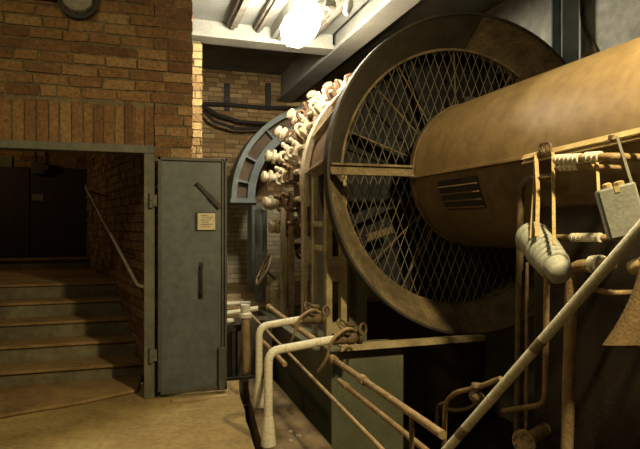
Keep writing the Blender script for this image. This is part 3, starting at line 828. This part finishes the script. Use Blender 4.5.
pipe('buff ribbed pipe just under the ochre rail', ((556, 159), (612, 156)), .020, M['pipe'], U=2.17, sleeves=(((556, 159), (582, 158)), ((586, 157), (602, 156))), into=True)
pipe('thin brown pipe below the ribbed pipe under the rail', ((556, 168), (588, 166)), .014, M['pipe'], U=2.18, sleeves=(((560, 167), (580, 166)),), into=True)
pipe('rusty pipe curving down behind the hanging white bundle', ((552, 176), (521, 178), (517, 440)), .022, M['darkpipe'], bend=.14, tail=-1.2)
pipe('short buff pipe level with the bottom of the hanging grey box', ((555, 237), (603, 237)), .018, M['pipe'], sleeves=(((572, 237), (602, 237)),), into=True)
pipe('thin pipe standing beside the curved rusty pipe', ((527, 262), (526, 449)), .010, M['pipe'], tail=-1.2)
pipe('grey brown pipe bending left below the white bundle', ((547, 268), (545, 404), (500, 411)), .017, M['pipe'], bend=.07, into=True, U=2.24)
pipe('thick buff pipe with an elbow, standing below the white bundle', ((612, 263), (572, 266), (567, 449)), .034, M['pipe'], bend=.07, U=2.26, tail=-1.2, sleeves=(((592, 264), (604, 263.5)),))
pipe('short buff stub pipe beside the tan canvas', ((585, 287), (612, 293)), .016, M['pipe'], into=True)

# loop of thin pipe and valve in the pit
pts = [at(x, y, U=1.75) for x, y in ((444, 460), (445, 402), (455, 392), (478, 387), (501, 378))]
t = thing('looped_pipe', pts[0], 'thin pipe curling up out of the dark pit behind the cream handrail', 'pipe')
MB().tube([Vector((pts[0].x, pts[0].y, -1.2))] + pts, .014, 10, bend=.08).build('tube', M['pipe'], t)
MB().tube([at(x, y, U=1.75) for x, y in ((445, 406), (452, 410), (466, 409), (476, 404), (478, 388))], .010, 8, bend=.05).build('branch', M['darkpipe'], t)
p = at(477, 397, U=1.75)
mb = MB(); mb.lathe(p - Y_ * .05, Y_, [(0, .02), (.02, .03), (.05, .032), (.08, .03), (.1, .02)], 10); mb.lathe(p, Z_, [(-.04, .018), (.05, .022), (.06, .035), (.075, .03)], 10)
mb.build('cock', M['darkpipe'], t)
MB().tube([at(447, 402, U=1.75), at(438, 404, U=1.75), at(436, 428, U=1.75)], .009, 8, bend=.04).build('branch', M['darkpipe'], t)
p = at(525, 441, U=2.2)
t = thing('blank_flange', p, 'round bolted pipe flange low on the dark casing', 'flange')
MB().lathe(p, Vector((-1, -.5, 0)), [(-.28, .04), (0, .04), (0, .072), (.02, .072)], 24).build('disc', M['pipe'], t)
n = Vector((-1, -.5, 0)).normalized(); b_ = n.cross(Z_)
for k in range(6):
    an = k * math.pi / 3; MB().lathe(p + n * .02 + (Z_ * math.cos(an) + b_ * math.sin(an)) * .053, n, [(0, .009), (.01, .009)], 6).build('bolt', M['darkpipe'], t)

# hanging taped bundle
c0, c1 = at(533, 238, U=2.16), at(557, 268, U=2.10)
d = (c1 - c0).normalized()
t = thing('taped_bundle', (c0 + c1) / 2, 'grey white taped bundle hanging in straps from the ochre rail', 'bundle')
L_ = (c1 - c0).length
prof = [(-.055, .02), (-.05, .075), (-.03, .088), (0, .092), (L_ * .30, .094), (L_ * .36, .078), (L_ * 1.15, .066), (L_ * 1.2, .05), (L_ * 1.21, .01)]
MB().lathe(c0, d, prof, 24).build('wrapping', M['wrap'], t, sharp=50)
mb = MB()
for k in range(5):
    mb.torus(c0 + d * (L_ * .40 + .037 * k), (d + Vector((.05, .05, .12))).normalized(), .082 - .003 * k, .0175, 28, 10)
mb.build('rope_coil', M['wrap'], t)
mb = MB(); e = c0 - d * .02
mb.torus(c0 + d * .0, d, .09, .012, 28, 6); mb.torus(c0 - d * .03, d, .08, .014, 28, 6); mb.build('end_knot', M['wrap'], t)


def strap(parent, P, w, name='strap', mt=None):
    P = [Vector(p) for p in P]; mb = MB()
    for a, b in zip(P, P[1:]):
        dd = (b - a).normalized(); s_ = Vector((dd.y, -dd.x, 0)); s_ = Vector((SA, CA, 0)); s_ = (Vector((CA, -SA, 0)) - dd * Vector((CA, -SA, 0)).dot(dd)).normalized()
        mb.obox((a + b) / 2, (b - a).length + .002, w, .004, (dd, s_, dd.cross(s_)))
    return mb.build(name, mt or M['strap'], parent)


strap(t, [at(535, 155, U=2.235), at(534, 190, U=2.20), at(531, 238, U=2.06)], .016)
strap(t, [at(536, 155, U=2.235), at(538, 190, U=2.18), at(537, 236, U=2.05)], .022)
strap(t, [at(553, 152, U=2.235), at(553.5, 190, U=2.18), at(554, 244, U=2.05)], .018)
strap(t, [at(534, 177, U=2.21), at(553, 176, U=2.21)], .02)

# hanging grey box
c = at(621, 211, U=2.15)
t = thing('control_box', c, 'grey green metal box hanging by straps from the ochre rail', 'box')
yaw = Matrix.Rotation(R(-38), 3, 'Z') @ Matrix.Rotation(R(-14), 3, 'Y')
ax_ = (yaw @ X_, yaw @ Y_, yaw @ Z_)
MB().obox(c, .165, .10, .24, ax_).build('case', M['box'], t, bevel=.008)
MB().obox(c - ax_[1] * .053, .15, .008, .225, ax_).build('lid', M['box'], t, bevel=.003)
p = c + ax_[2] * .125 - ax_[1] * .02
mb = MB(); mb.lathe(p - ax_[0] * .03, ax_[2], [(-.01, .02), (.012, .022), (.02, .012)], 10); mb.lathe(p + ax_[0] * .02, ax_[2], [(-.01, .022), (.01, .024), (.016, .012)], 10); mb.obox(p - ax_[1] * .035 - ax_[2] * .02, .02, .01, .03, ax_)
mb.build('gland', M['strap'], t)
for sx in (-.075, .07):
    q = c + ax_[0] * sx + ax_[2] * .10 - ax_[1] * .03
    tp = at(597, 158, U=2.235) if sx < 0 else at(617, 136, U=2.235)
    strap(t, [tp, q], .014, 'strap', M['jamb'] if sx > 0 else M['strap'])

# tan canvas hanging on a peg
tp = at(655, 246, U=2.24)
t = thing('hanging_canvas', tp, 'tan canvas hanging in a flared fold from a peg on the dark casing', 'canvas')
mb = MB(); rings = []
n = 36
for k in range(13):
    f = k / 12; z = tp.z - .455 * f
    rr = .045 + .185 * f ** 1.7
    ring = []
    for j in range(n):
        an = 2 * math.pi * j / n
        wob = 1 + .13 * f * math.sin(5 * an + 1.3) + .06 * f * math.sin(9 * an)
        x = min(tp.x - .02 + rr * .6 * wob * math.cos(an), 2.45); y = tp.y + rr * 1.0 * wob * math.sin(an)
        ring.append((x, y, z + .025 * f * math.sin(an * 2 + .6)))
    rings.append(ring)
mb.quadmesh(rings, True, True); mb.build('cloth', M['canvas'], t)
mb = MB(); mb.lathe(at(630, 268, U=2.22), Vector((.3, -1, .35)), [(0, .03), (.03, .038), (.2, .04), (.23, .02)], 14); mb.build('rolled_top', M['strap'], t)
MB().tube([tp + Vector((.21, 0, .03)), tp + Vector((-.03, 0, .0))], .014, 8).build('peg', M['darkpipe'], t)

# ------------------------------------------------------------------ light
def light(name, kind, loc, power, col, size=.1, rot=None):
    l = bpy.data.lights.new(name, kind); l.energy = power; l.color = col
    if kind == 'POINT': l.shadow_soft_size = size
    o = bpy.data.objects.new(name, l); o.location = loc; COL.objects.link(o)
    if kind == 'SPOT': l.spot_size = R(150); l.spot_blend = .6; l.shadow_soft_size = size
    if rot is not None: o.rotation_euler = rot
    return o


o = light('shaded_hall_lamp', 'SPOT', Vector((1.92, .95, 3.6)), 570, (1.0, .78, .40), .10, Vector((-.05, .60, -.80)).to_track_quat('-Z', 'Y').to_euler())
o.data.spot_size = R(120); o.data.spot_blend = .8
light('doorway_fill_light', 'POINT', Vector((-1.4, 2.7, 3.5)), 44, (1.0, .78, .40), .10)  # unseen fill, added to lift the brick wall, left floor and steps
light('stairwell_lamp', 'POINT', Vector((-2.4, 8.6, 2.6)), 8, (1.0, .66, .30), .08)
w = bpy.data.worlds.new('hall_gloom'); bpy.context.scene.world = w; w.use_nodes = True
w.node_tree.nodes['Background'].inputs[0].default_value = (1.0, .72, .42, 1)
w.node_tree.nodes['Background'].inputs[1].default_value = .02

cam = bpy.data.cameras.new('camera'); cam.sensor_width = 36; cam.lens = 36 * 560 / 640; cam.clip_start = .05
co = bpy.data.objects.new('camera', cam); co.location = (0, 0, EYE); co.rotation_euler = (R(90), 0, -ALPHA)
COL.objects.link(co)
sc = bpy.context.scene; sc.camera = co
sc.view_settings.view_transform = 'Standard'; sc.view_settings.look = 'None'
sc.view_settings.exposure = 0; sc.view_settings.gamma = 1; sc.view_settings.use_curve_mapping = False
